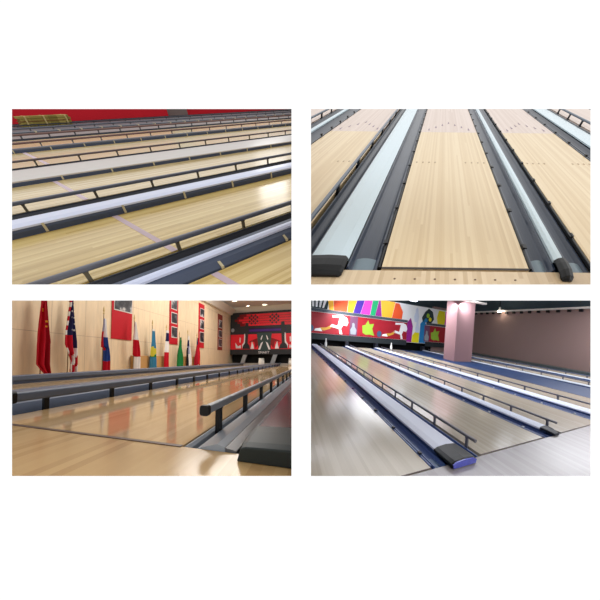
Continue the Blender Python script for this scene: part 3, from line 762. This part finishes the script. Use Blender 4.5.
    names = list(C); cm = [C[n] for n in names]; ci = {n: i for i, n in enumerate(names)}
    def flag(y0, zt, zb, outline, fn, label, ptop, folds=3.0, lean=.0, seed=0):
        """outline(v) -> (left, right) offsets in metres along the wall, v from 0 (top) to 1 (hem)"""
        y0 = y0*.958; zt = .725+(zt-.725)*.958; ptop = .725+(ptop-.725)*.958
        ks = 1.0 if seed < 3 else .8
        rr = random.Random(seed); ph = rr.uniform(0, 6)
        t = thing('flag', label, 'flag', 'flags along the birch wall')
        nu, nv = 30, 48
        b = MB(R); X0 = -10.9
        for j in range(nv+1):
            v = j/nv; l, r = outline(v); l *= ks; r *= ks
            for i in range(nu+1):
                u = i/nu
                amp = (.035+.07*v)*(1 if True else 0)
                x = X0 + amp*math.sin(u*folds*2*math.pi + ph + v*1.3) + .03*math.sin(u*11+v*5)
                hem = .05*math.sin(u*9+ph)*v**6
                b.v.append((x, y0+l+(r-l)*u + .02*math.sin(u*folds*2*math.pi+ph+1), zt+(zb-zt)*v + hem))
        for j in range(nv):
            for i in range(nu):
                k = j*(nu+1)+i
                b.face([k, k+1, k+nu+2, k+nu+1], ci[fn((i+.5)/nu, (j+.5)/nv)])
        cl = b.build('cloth', cm, t, smooth=True)
        sol = cl.modifiers.new('thickness', 'SOLIDIFY'); sol.thickness = .012
        MB(R).tube((-11.0, y0-.02, .06), (-11.0+lean, y0, ptop), .022).build('pole', pole, t)
        MB(R).lathe(-11.0, y0-.02, .002, [(.13, 0), (.13, .04), (.05, .08), (.035, .16)]).build('stand', pole, t)
        MB(R).lathe(-11.0+lean, y0, ptop, [(.02, 0), (.05, .04), (.02, .1), (.05, .18), (.02, .34), (.004, .42)], n=8).build('finial', gold, t)
        settle(t)
    lerp = lambda a, b_, t_: a+(b_-a)*max(0, min(1, t_))
    # red flag with yellow stars
    def cn(u, v):
        for (a, c, r_) in ((.3, .2, .07), (.62, .28, .05), (.74, .34, .045), (.72, .4, .045)):
            if abs(u-a) < r_ and abs(v-c) < r_*.32: return 'star'
        return 'red' if u < .62 else 'darkred'
    flag(6.78, 3.42, .12, lambda v: (lerp(-.1, -.22, v*2.0)+(0 if v < .88 else (v-.88)*2.6), lerp(.05, .3, v*1.6) if v < .62 else .27), cn, 'plain red flag with small yellow stars, leftmost of the flags', 3.0, 2.4, seed=1)
    def us(u, v):
        s = u+v*1.4
        if v < .5 and u > .3 - .1*v:
            return 'white' if (int(u*14+v*3) % 4 == 0 and int(v*48) % 4 == 0) else 'navy'
        if u < .34 and v < .56: return 'red' if (int(v*16) % 2 == 0) else 'white'
        if v < .66: return 'red' if u < .75 else 'navy'
        return 'red' if int((u*2.2 + v*8)) % 2 == 0 else 'white'
    flag(7.9, 3.5, .12, lambda v: (lerp(-.04, -.26, v*2.2) if v < .62 else lerp(-.26, .02, (v-.62)*5), lerp(.05, .32, v*1.7)), us, 'navy, red and white striped flag with white dots, second from the left', 3.3, 2.6, seed=2)
    def ru(u, v):
        if u < .3 and v < .6: return 'red' if v > .25 else 'lav'
        return 'white' if v < .36 else ('blue' if v < .82 else 'red')
    flag(9.74, 2.85, .12, lambda v: (lerp(-.08, -.2, v*3) if v < .55 else -.02, lerp(.06, .4, v*1.4)), ru, 'white, blue and red drooping flag left of the widest red banner', 3.1, 2.2, seed=3)
    flag(11.98, 3.0, .1, lambda v: (lerp(-.06, -.18, v*3) if v < .7 else -.05, lerp(.06, .42, v*1.6)), lambda u, v: 'white' if v < .38 else ('red' if (v < .72 and u < 1.1-.3*(v-.38)) else 'white'), 'white flag with a red middle, just right of the widest banner', 3.05, 2.0, seed=4)
    flag(13.7, 2.75, .1, lambda v: (lerp(-.08, -.2, v*2), lerp(.1, .45, v*2)), lambda u, v: 'white' if v < .05 else ('yellow' if abs(v-.56) < .1+.03*math.sin(u*6) else ('green' if abs(v-.68) < .03 else 'sky')), 'pale blue flag with a yellow patch, in front of a plywood box', 3.0, 2.0, seed=5)
    flag(15.32, 2.85, .1, lambda v: (lerp(-.1, -.32, v*2), lerp(.12, .34, v*2)), lambda u, v: 'white' if v < .06 else ('navy' if (v < .3 and u < .8) else ('white' if v < .58 else 'red')), 'navy, white and red flag at the left edge of the three photo banner', 2.9, 2.0, seed=6)
    flag(17.15, 2.5, .15, lambda v: (lerp(-.05, -.42, v*1.6), lerp(.08, .48, v*1.5)), lambda u, v: 'green', 'plain dark green drooping flag', 2.6, 2.6, seed=7)
    flag(18.5, 2.75, .15, lambda v: (lerp(-.08, -.3, v*2), lerp(.08, .55, v*1.3)), lambda u, v: 'black' if (u < .3 and v > .4) else ('white' if u > .62 or v < .15 else ('navy' if v < .35 else ('lav' if v < .6 else 'white'))), 'white and navy drooping flag, second from the right', 2.9, 2.2, seed=8)
    flag(20.2, 2.7, .2, lambda v: (lerp(-.05, -.55, v*1.4), lerp(.12, .6, v*2)), lambda u, v: 'navy' if (v < .25 and u < .5) else ('red' if u > .25 else 'darkred'), 'red flag with a navy corner, last in the row beside the tall red banner', 2.75, 2.4, seed=9)
hall_c()

# ================================================================== lower right: cartoon hall
def hall_d():
    R = RD
    wl = wood('lane_pale_oak', (186, 174, 156), (194, 183, 165), (201, 191, 174), .03, 9, .18, .5)
    wa = wood('approach_pale_mauve', (158, 151, 155), (165, 159, 163), (173, 167, 171), .04, 9, .25, .5)
    blue = mat('gutter_navy_blue', (62, 86, 142), .35, .5, noise=.18, nscale=3)
    blue2 = mat('gutter_steel_blue', (78, 102, 140), .4, .4, noise=.15, nscale=3)
    white = mat('capping_pale_blue_white', (226, 232, 250), .5, .3)
    white2 = mat('capping_greyish_white', (196, 204, 216), .5, .3)
    bar = mat('rail_slate', (104, 102, 110), .4, .5)
    blk = mat('black_matt', (10, 14, 18), .45, .3)
    clip_ = mat('clip_dark', (24, 30, 46), .5, .3)
    fl = mat('foul_line_grey', (78, 56, 54), .5, .3)
    base = mat('subfloor_charcoal', (40, 38, 40), .8, .2)
    Yf = 1.115; Ye = 10.0
    struct(MB(R).box(-1.5, 13.6, 1.13, 11.5, SLAB-.04, SLAB).build('floor', base))
    struct(MB(R).box(-1.5, 13.6, -2.5, 1.1085, SLAB-.04, 0).build('floor_approach', wa))
    L = lambda x0, x1, lb: lane(R, x0, x1, Yf, Ye, wl, lb, foul=Yf+.004, mk=fl, fw=.005)
    L(.05, 1.235, 'broad pale oak lane at the left border of the cartoon hall')
    L(1.865, 3.01, 'pale oak lane right of the wide capping with the blue fronted end block')
    L(3.47, 4.655, 'pale oak lane between the two narrow white strips of the cartoon hall')
    L(5.45, 6.70, 'pale oak lane left of the broad steel blue band and the pillar')
    L(9.0, 10.2, 'greyish lane seen just right of the pillar foot')
    L(10.9, 12.2, 'farthest greyish lane along the mauve wall')
    py = [1.27+.47*k for k in range(19)]
    # divider 1: wide ball return
    gutter(R, 1.265, 1.41, Yf+.01, Ye, blue, 'navy gutter left of the wide capping in the cartoon hall', d=.045, end=(.12, blue2))
    def cap(t):
        secs = []
        for y, z1, g in ((1.275, .05, .0), (1.2, .052, .004), (1.1, .054, .005), (1.055, .052, .003)):
            secs.append([(1.40-g, y, .018 if y > 1.09 else .003), (1.70+g, y, .018 if y > 1.09 else .003), (1.70+g, y, z1*.7), (1.66+g, y, z1), (1.55, y, z1+.008), (1.44-g, y, z1), (1.40-g, y, z1*.7)])
        c = MB(R).loft(secs).build('end_block', blk, t, bevel=.005)
        pb = mat('end_plate_violet_blue', (88, 96, 214), .2, .6, noise=.35, nscale=16)
        MB(R).poly([(1.415, .008), (1.685, .008), (1.695, .035), (1.655, .05), (1.55, .055), (1.445, .05), (1.405, .035)], lambda a, c_, d: (a, 1.053-d, c_), .010).build('front_plate', pb, c)
    capping(R, 1.412, 1.69, 1.277, Ye, .05, white, blue, 'wide pale blue white capping with a black end block', cap=cap)
    gutter(R, 1.692, 1.825, Yf+.01, Ye, blue, 'navy gutter right of the wide capping under the nearest rail', d=.045, end=(.12, blue2))
    rail(R, 1.845, py, 1.17, Ye, .09, bar, bar, 'nearest slate rail beside the wide pale blue capping', bw=.032, bh=.026, pw=.016, pl=.014)
    folded(R, 1.25, [1.3+.47*k for k in range(18)], Yf+.03, Ye, blue, clip_, 'navy folded bumper along the broad left border lane', toward=1, z=-.008, cl=.03, ch=.004)
    # divider 2
    gutter(R, 3.04, 3.17, Yf+.01, Ye, blue, 'navy gutter left of the second white strip in the cartoon hall', d=.045, end=(.1, blue2))
    def cap_b(t):
        secs = []
        for y, z1, g in ((1.235, .046, .0), (1.17, .042, -.005), (1.09, .026, -.035)):
            secs.append([(3.18-g, y, .02 if y > 1.12 else .003), (3.36+g, y, .02 if y > 1.12 else .003), (3.355+g, y, z1), (3.27, y, z1+.005), (3.185-g, y, z1)])
        MB(R).loft(secs).build('end_block', clip_, t, bevel=.004)
    capping(R, 3.172, 3.37, 1.237, Ye, .05, white, blue, 'white strip with a dark end block, second divider from the left', cap=cap_b)
    gutter(R, 3.372, 3.435, Yf+.01, Ye, blue, 'narrow navy gutter under the second slate rail', d=.04)
    rail(R, 3.452, py, 1.17, Ye, .09, bar, bar, 'second slate rail from the left with thin posts', bw=.032, bh=.026, pw=.016, pl=.014)
    folded(R, 3.025, [1.35+.47*k for k in range(18)], Yf+.03, Ye, blue, white2, 'navy folded bumper with pale clips left of the second white strip', toward=1, z=-.008, cl=.02, ch=.004)
    # divider 3
    gutter(R, 4.685, 4.93, Yf+.01, Ye, blue, 'navy gutter left of the third white strip', d=.06)
    capping(R, 4.932, 5.26, 1.13, Ye, .05, white, blue, 'third white strip, ending beyond the right border')
    gutter(R, 5.262, 5.40, Yf+.01, Ye, blue, 'navy gutter under the third slate rail', d=.06)
    rail(R, 5.425, [1.3+.62*k for k in range(14)], 1.17, Ye, .09, bar, bar, 'third slate rail, left of the pillar', bw=.034, bh=.028, pw=.016, pl=.016)
    folded(R, 4.67, [1.4+.47*k for k in range(18)], Yf+.03, Ye, blue, white2, 'navy folded bumper with pale clips left of the third strip', toward=1, z=-.008, cl=.02, ch=.004)
    # divider 4: broad blue band that carries the pillar, beyond it grey lanes
    t = thing('divider_platform', 'broad steel blue platform band around the pillar foot', 'lane divider')
    MB(R).box(6.73, 8.45, Yf+.01, 10.0, SLAB+.002, .0).build('deck', mat('deck_blue', (26, 56, 100), .5, .3, noise=.1), t)
    settle(t)
    capping(R, 8.46, 8.72, 1.13, Ye, .05, white2, blue, 'greyish white strip right of the steel blue band')
    gutter(R, 8.722, 8.96, Yf+.01, Ye, blue2, 'steel blue gutter right of the greyish white strip', d=.06)
    gutter(R, 10.23, 10.45, Yf+.01, Ye, blue2, 'steel blue gutter between the two far greyish lanes', d=.06)
    capping(R, 10.452, 10.62, 1.13, Ye, .05, white2, blue, 'greyish strip between the two farthest lanes')
    gutter(R, 10.622, 10.87, Yf+.01, Ye, blue, 'navy gutter left of the farthest lane', d=.06)
    rail(R, 8.98, [1.3+.62*k for k in range(14)], 1.17, Ye, .1, bar, bar, 'slate rail right of the pillar foot', bw=.034, bh=.028, pw=.016, pl=.016)
    rail(R, 10.885, [1.3+.62*k for k in range(14)], 1.17, Ye, .1, bar, bar, 'farthest slate rail before the mauve wall', bw=.034, bh=.028, pw=.016, pl=.016)
    gutter(R, 12.23, 12.6, Yf+.01, Ye, blue2, 'dull blue gutter at the foot of the mauve wall', d=.05)
    t = thing('wall_kerb', 'dark green grey kerb along the foot of the mauve wall', 'kerb')
    MB(R).box(12.62, 13.15, 1.13, 10.4, SLAB+.002, .09).build('kerb_body', mat('kerb_grey', (84, 92, 92), .5, .3), t)
    settle(t)
    # two pins left standing at the far ends
    pinm = mat('pin_white', (226, 228, 230), .35, .4)
    for x, lb in ((1.98, 'small white pin at the far end of the lane right of the wide capping'), (5.66, 'small white pin at the far end of the lane before the steel blue band')):
        tag(MB(R).lathe(x, 9.3, .003, [(.035, 0), (.06, .1), (.062, .15), (.045, .21), (.026, .27), (.03, .32), (.026, .36), (.004, .375)]).build('bowling_pin', pinm, smooth=True), lb, 'bowling pin')
    # right wall, pillar, ceiling
    mauve = mat('wall_mauve', (154, 130, 126), .75, .2, noise=.04, nscale=.6)
    pil = mat('pillar_pinkish', (138, 108, 112), .75, .2)
    struct(MB(R, 'yz').box(13.2, 13.4, -1.0, 10.6, SLAB, 2.62).build('wall_right', mauve))
    struct(MB(R, 'xz').box(9.6, 13.4, 10.45, 10.6, SLAB, 2.62).build('wall_back', mauve))
    struct(MB(R, 'xz').box(7.25, 8.4, 6.3, 6.95, .003, 2.52).build('pillar', pil))
    cl = mat('ceiling_dark_teal', (120, 138, 146), .8, .2)
    struct(MB(R).box(-1.5, 13.6, 4.2, 12.4, 3.3, 3.4).build('ceiling', cl))
    bk = mat('wall_dark', (78, 92, 100), .8, .2)
    struct(MB(R, 'xz').box(-1.5, 13.6, 11.6, 11.8, SLAB, 3.3).build('wall_far', bk))
    struct(MB(R, 'yz').box(13.42, 13.6, 3.0, 12.4, SLAB, 3.3).build('wall_right_upper', bk))
    pale = mat('beam_pale', (226, 220, 214), .6, .2)
    struct(MB(R, 'yz').box(13.02, 13.18, 1.0, 10.4, 2.58, 2.66).build('trim_wall_top', pale))
    struct(MB(R, 'xz').box(7.0, 8.9, 6.08, 6.29, 2.37, 2.43).build('trim_pillar_top', pale))
    hk = mat('hook_black', (18, 18, 20), .5, .3)
    src = MB(R).box(13.08, 13.18, 2.0, 2.13, 2.47, 2.578).build('bracket', hk, clip=False)
    tag(src, 'small black bracket under the pale rail of the mauve wall', 'bracket', 'brackets along the top of the mauve wall')
    for k in range(1, 19): copy_part(src, R.ey*(.43*k))
    duct = mat('duct_grey', (92, 98, 102), .5, .4)
    for y, lb in ((8.6, 'thin grey ceiling pipe nearest the mauve wall corner'), (6.6, 'thin grey ceiling pipe in front of the pillar top')):
        tag(MB(R).tube((8.9, y, 3.25), (13.1, y-1.5, 3.25), .05).build('ceiling_pipe', duct, smooth=True), lb, 'pipe')
    # lamps
    glow = mat('tube_glow', (236, 242, 255), .5, .2, emit=15)
    tray = mat('tube_tray', (190, 192, 196), .5, .3)
    def tube_lamp(X, Y, Z, ln, lb, across=True):
        t = thing('fluorescent_light', lb, 'ceiling light')
        a = (X-ln/2, Y, Z) if across else (X, Y-ln/2, Z); c = (X+ln/2, Y, Z) if across else (X, Y+ln/2, Z)
        MB(R).tube(a, c, .04).build('tube', glow, t)
        if across: MB(R).box(X-ln/2-.03, X+ln/2+.03, Y-.06, Y+.06, Z+.042, 3.298).build('tray', tray, t)
        else: MB(R).box(X-.06, X+.06, Y-ln/2-.03, Y+ln/2+.03, Z+.042, 3.298).build('tray', tray, t)
        settle(t)
    tube_lamp(4.9, 9.3, 2.55, 4.6, 'long fluorescent tube above the coloured stripes', True)
    tube_lamp(1.4, 6.4, 3.1, 1.2, 'fluorescent tube over the broad left border lane')
    tube_lamp(3.4, 6.9, 3.1, 1.2, 'fluorescent tube over the lane with the blue fronted block')
    tube_lamp(9.9, 4.6, 3.1, 1.2, 'fluorescent tube right of the pillar')
    t = thing('spot_light', 'bright spot light at the top of the mauve wall', 'ceiling light')
    MB(R).lathe(12.9, 7.95, 2.6, [(.05, 0), (.07, .1), (.07, .2), (.03, .22)]).build('housing', tray, t)
    MB(R).tube((12.9, 7.95, 2.82), (12.9, 7.95, 3.298), .02).build('stem', hk, t)
    MB(R).lathe(12.9, 7.95, 2.55, [(.1, 0), (.11, .045)]).build('diffuser', mat('spot_glow', (255, 240, 215), .5, .2, emit=30), t)
    settle(t)
    # masking unit with coloured stripes
    P = {n: mat('mask_'+n, c, .5, .3) for n, c in dict(crimson=(160, 32, 46), white=(236, 238, 240), orange=(238, 92, 48), amber=(252, 186, 52), violet=(72, 44, 160), magenta=(206, 64, 178), green=(22, 164, 104), purple=(150, 36, 140), yellow=(232, 220, 30), azure=(32, 124, 186), dark=(34, 54, 58), slate=(70, 82, 92), lime=(150, 190, 60), gold=(204, 156, 60), grey=(150, 156, 164), mauve=(110, 70, 100)).items()}
    t = thing('masking_unit', 'bright masking panel with coloured stripes and red strip at the back of the cartoon hall', 'masking unit')
    yb = 10.3
    pl = lambda o: (lambda a, c, d: (a, yb-o-d, c))
    q = lambda x0, x1, z0, z1: [(x0, z0), (x1, z0), (x1, z1), (x0, z1)]
    MB(R, 'xz').box(-.5, 11.2, yb, yb+.12, .40, 2.46).build('back_panel', P['white'], t)
    MB(R, 'xz').poly(q(-.5, 7.35, .52, 1.45), pl(.004), .01).poly(q(8.9, 11.2, .52, 1.45), pl(.004), .01).build('red_strip', P['crimson'], t)
    MB(R, 'xz').poly(q(-.5, 7.35, 1.47, 1.60), pl(.004), .03).poly(q(8.9, 11.2, 1.47, 1.6), pl(.004), .03).build('grey_ledge', P['slate'], t)
    MB(R, 'xz').poly(q(-.5, 7.35, .24, .51), pl(.004), .03).poly(q(8.9, 11.2, .24, .51), pl(.004), .03).build('dark_ledge', mat('mask_ledge_dark', (44, 50, 54), .6, .2), t)
    # stripes above
    for nm, pts in (('orange', [(2.52, 1.61), (3.25, 1.61), (3.3, 2.45), (2.42, 2.45)]), ('amber', [(3.28, 1.61), (3.6, 1.61), (3.88, 2.45), (3.32, 2.45)]), ('violet', [(3.62, 1.61), (4.05, 1.61), (4.33, 2.45), (3.9, 2.45)]),
                    ('magenta', [(4.07, 1.61), (4.66, 1.61), (4.8, 2.45), (4.35, 2.45)]), ('green', [(4.68, 1.61), (5.0, 1.61), (5.2, 2.45), (4.82, 2.45)]), ('purple', [(5.02, 1.61), (5.45, 1.61), (5.3, 2.45), (5.22, 2.45)]),
                    ('amber', [(5.47, 1.61), (6.15, 1.61), (6.35, 2.45), (5.32, 2.45)]), ('orange', [(6.17, 1.61), (6.9, 1.61), (6.95, 2.0), (6.65, 2.42), (6.37, 2.42)]), ('yellow', [(9.9, 1.61), (10.5, 1.61), (10.6, 1.9), (10.5, 2.4), (9.95, 2.4), (9.8, 1.95)]),
                    ('magenta', [(10.55, 1.61), (11.1, 1.61), (11.1, 2.4), (10.6, 2.4)]), ('amber', [(2.25, 1.61), (2.5, 1.61), (2.4, 2.45), (2.1, 2.45)]),
                    ('purple', [(7.36, .42), (7.75, .42), (7.8, 1.3), (7.6, 1.75), (7.36, 1.5)]), ('yellow', [(7.77, .42), (8.35, .42), (8.35, .95), (8.1, 1.1), (7.8, .8)]), ('azure', [(8.37, .42), (8.88, .42), (8.88, 1.5), (8.7, 1.75), (8.4, 1.5)]),
                    ('dark', [(8.6, 1.6), (9.35, 1.6), (9.55, 1.85), (9.4, 2.25), (9.05, 2.42), (8.75, 2.2), (8.5, 1.85)]), ('dark', [(1.0, 1.61), (2.15, 1.61), (2.2, 1.95), (1.85, 2.25), (1.3, 2.2), (.95, 1.9)])):
        MB(R, 'xz').poly(pts, pl(.006), .01).build('stripe_'+nm, P[nm], t)
    disc = lambda cx, cz, r, sx=1: [(cx+r*sx*math.cos(a), cz+r*math.sin(a)) for a in [i*math.pi/8 for i in range(16)]]
    MB(R, 'xz').poly(disc(9.0, 2.0, .13), pl(.02), .008).build('lime_dot', P['lime'], t)
    MB(R, 'xz').poly(disc(9.2, 1.8, .12), pl(.02), .008).build('yellow_dot', P['yellow'], t)
    MB(R, 'xz').poly(disc(8.85, 1.72, .12), pl(.02), .008).build('azure_dot', P['azure'], t)
    b = MB(R, 'xz')
    for k in range(5): b.poly([(1.2+.17*k, 1.66), (1.29+.17*k, 1.66), (1.22+.22*k, 2.02), (1.08+.22*k, 2.02)], pl(.02), .006)
    b.build('white_fan', P['white'], t)
    b = MB(R, 'xz')   # pale pin shapes between purple and azure
    for cx, cz, s in ((8.05, 1.95, 1.0), (8.15, 1.3, .8)):
        b.poly([(cx+s*a, cz+s*c) for a, c in ((-.14, -.4), (.14, -.4), (.2, -.1), (.12, .12), (.1, .3), (0, .42), (-.1, .3), (-.12, .12), (-.2, -.1))], pl(.02), .008)
    b.build('pin_outline', mat('mask_pale_blue', (206, 216, 236), .5, .3), t)
    # running figures and splashes on the red strip
    def runner(x):
        b = MB(R, 'xz')
        b.poly([(x-.05, .55), (x+.12, .55), (x+.02, .8), (x+.12, .98), (x+.34, .95), (x+.42, 1.12), (x+.34, 1.3), (x+.1, 1.42), (x-.5, 1.38), (x-.5, 1.28), (x-.1, 1.3), (x-.15, 1.05), (x-.2, .92), (x-.5, .98), (x-.62, .86), (x-.3, .82), (x-.1, .78)], pl(.018), .008)
        b.poly(disc(x+.18, 1.18, .2), pl(.028), .006)
        b.build('white_runner', P['white'], t)
        MB(R, 'xz').poly([(x-1.15, .68), (x-.9, .66), (x-.6, .76), (x-.42, .9), (x-.55, .93), (x-.8, .8), (x-1.1, .78)], pl(.02), .006).build('gold_trail', P['gold'], t)
        MB(R, 'xz').poly(disc(x-1.6, .72, .16), pl(.02), .006).build('slate_ball', mat('mask_slate_blue', (66, 90, 122), .5, .3), t)
        MB(R, 'xz').poly([(x-1.42, .62), (x-1.0, .62), (x-1.1, .76), (x-1.36, .72)], pl(.022), .006).build('white_swoosh', P['white'], t)
    runner(2.95); runner(6.95)
    for x in (4.62, 9.75):
        MB(R, 'xz').poly([(x-.35, .7), (x-.15, .62), (x+.1, .65), (x+.4, .6), (x+.25, .95), (x+.35, 1.2), (x+.05, 1.15), (x-.05, 1.35), (x-.2, 1.1), (x-.4, 1.05)], pl(.018), .007).build('green_splash', P['lime'], t)
    for x in (3.68, 8.98):
        MB(R, 'xz').poly(q(x-.22, x+.25, .53, 1.44), pl(.016), .006).build('mauve_block', P['mauve'], t)
        MB(R, 'xz').poly([(x-.14, .58), (x+.16, .58), (x+.2, .8), (x+.08, .95), (x+.06, 1.1), (x-.02, 1.14), (x-.08, 1.1), (x-.08, .95), (x-.18, .8)], pl(.026), .006).build('grey_pin', P['grey'], t)
    settle(t)
    dk = mat('pit_dark', (12, 13, 15), .8, .1)
    tag(MB(R, 'xz').box(-.8, 11.3, 10.5, 10.58, SLAB+.003, .5).build('pit_curtain', dk), 'black pit curtain under the coloured masking panel', 'pit curtain')
    kb = mat('kickback_dark', (30, 34, 44), .5, .3)
    for x, lb in ((3.3, 'dark kickback post between the first two pits'), (5.1, 'dark kickback post left of the purple stripe'), (8.6, 'dark kickback post under the azure stripe')):
        tag(MB(R).box(x-.09, x+.09, 10.02, 10.28, SLAB+.003, .235).build('kickback', kb), lb, 'kickback')
hall_d()
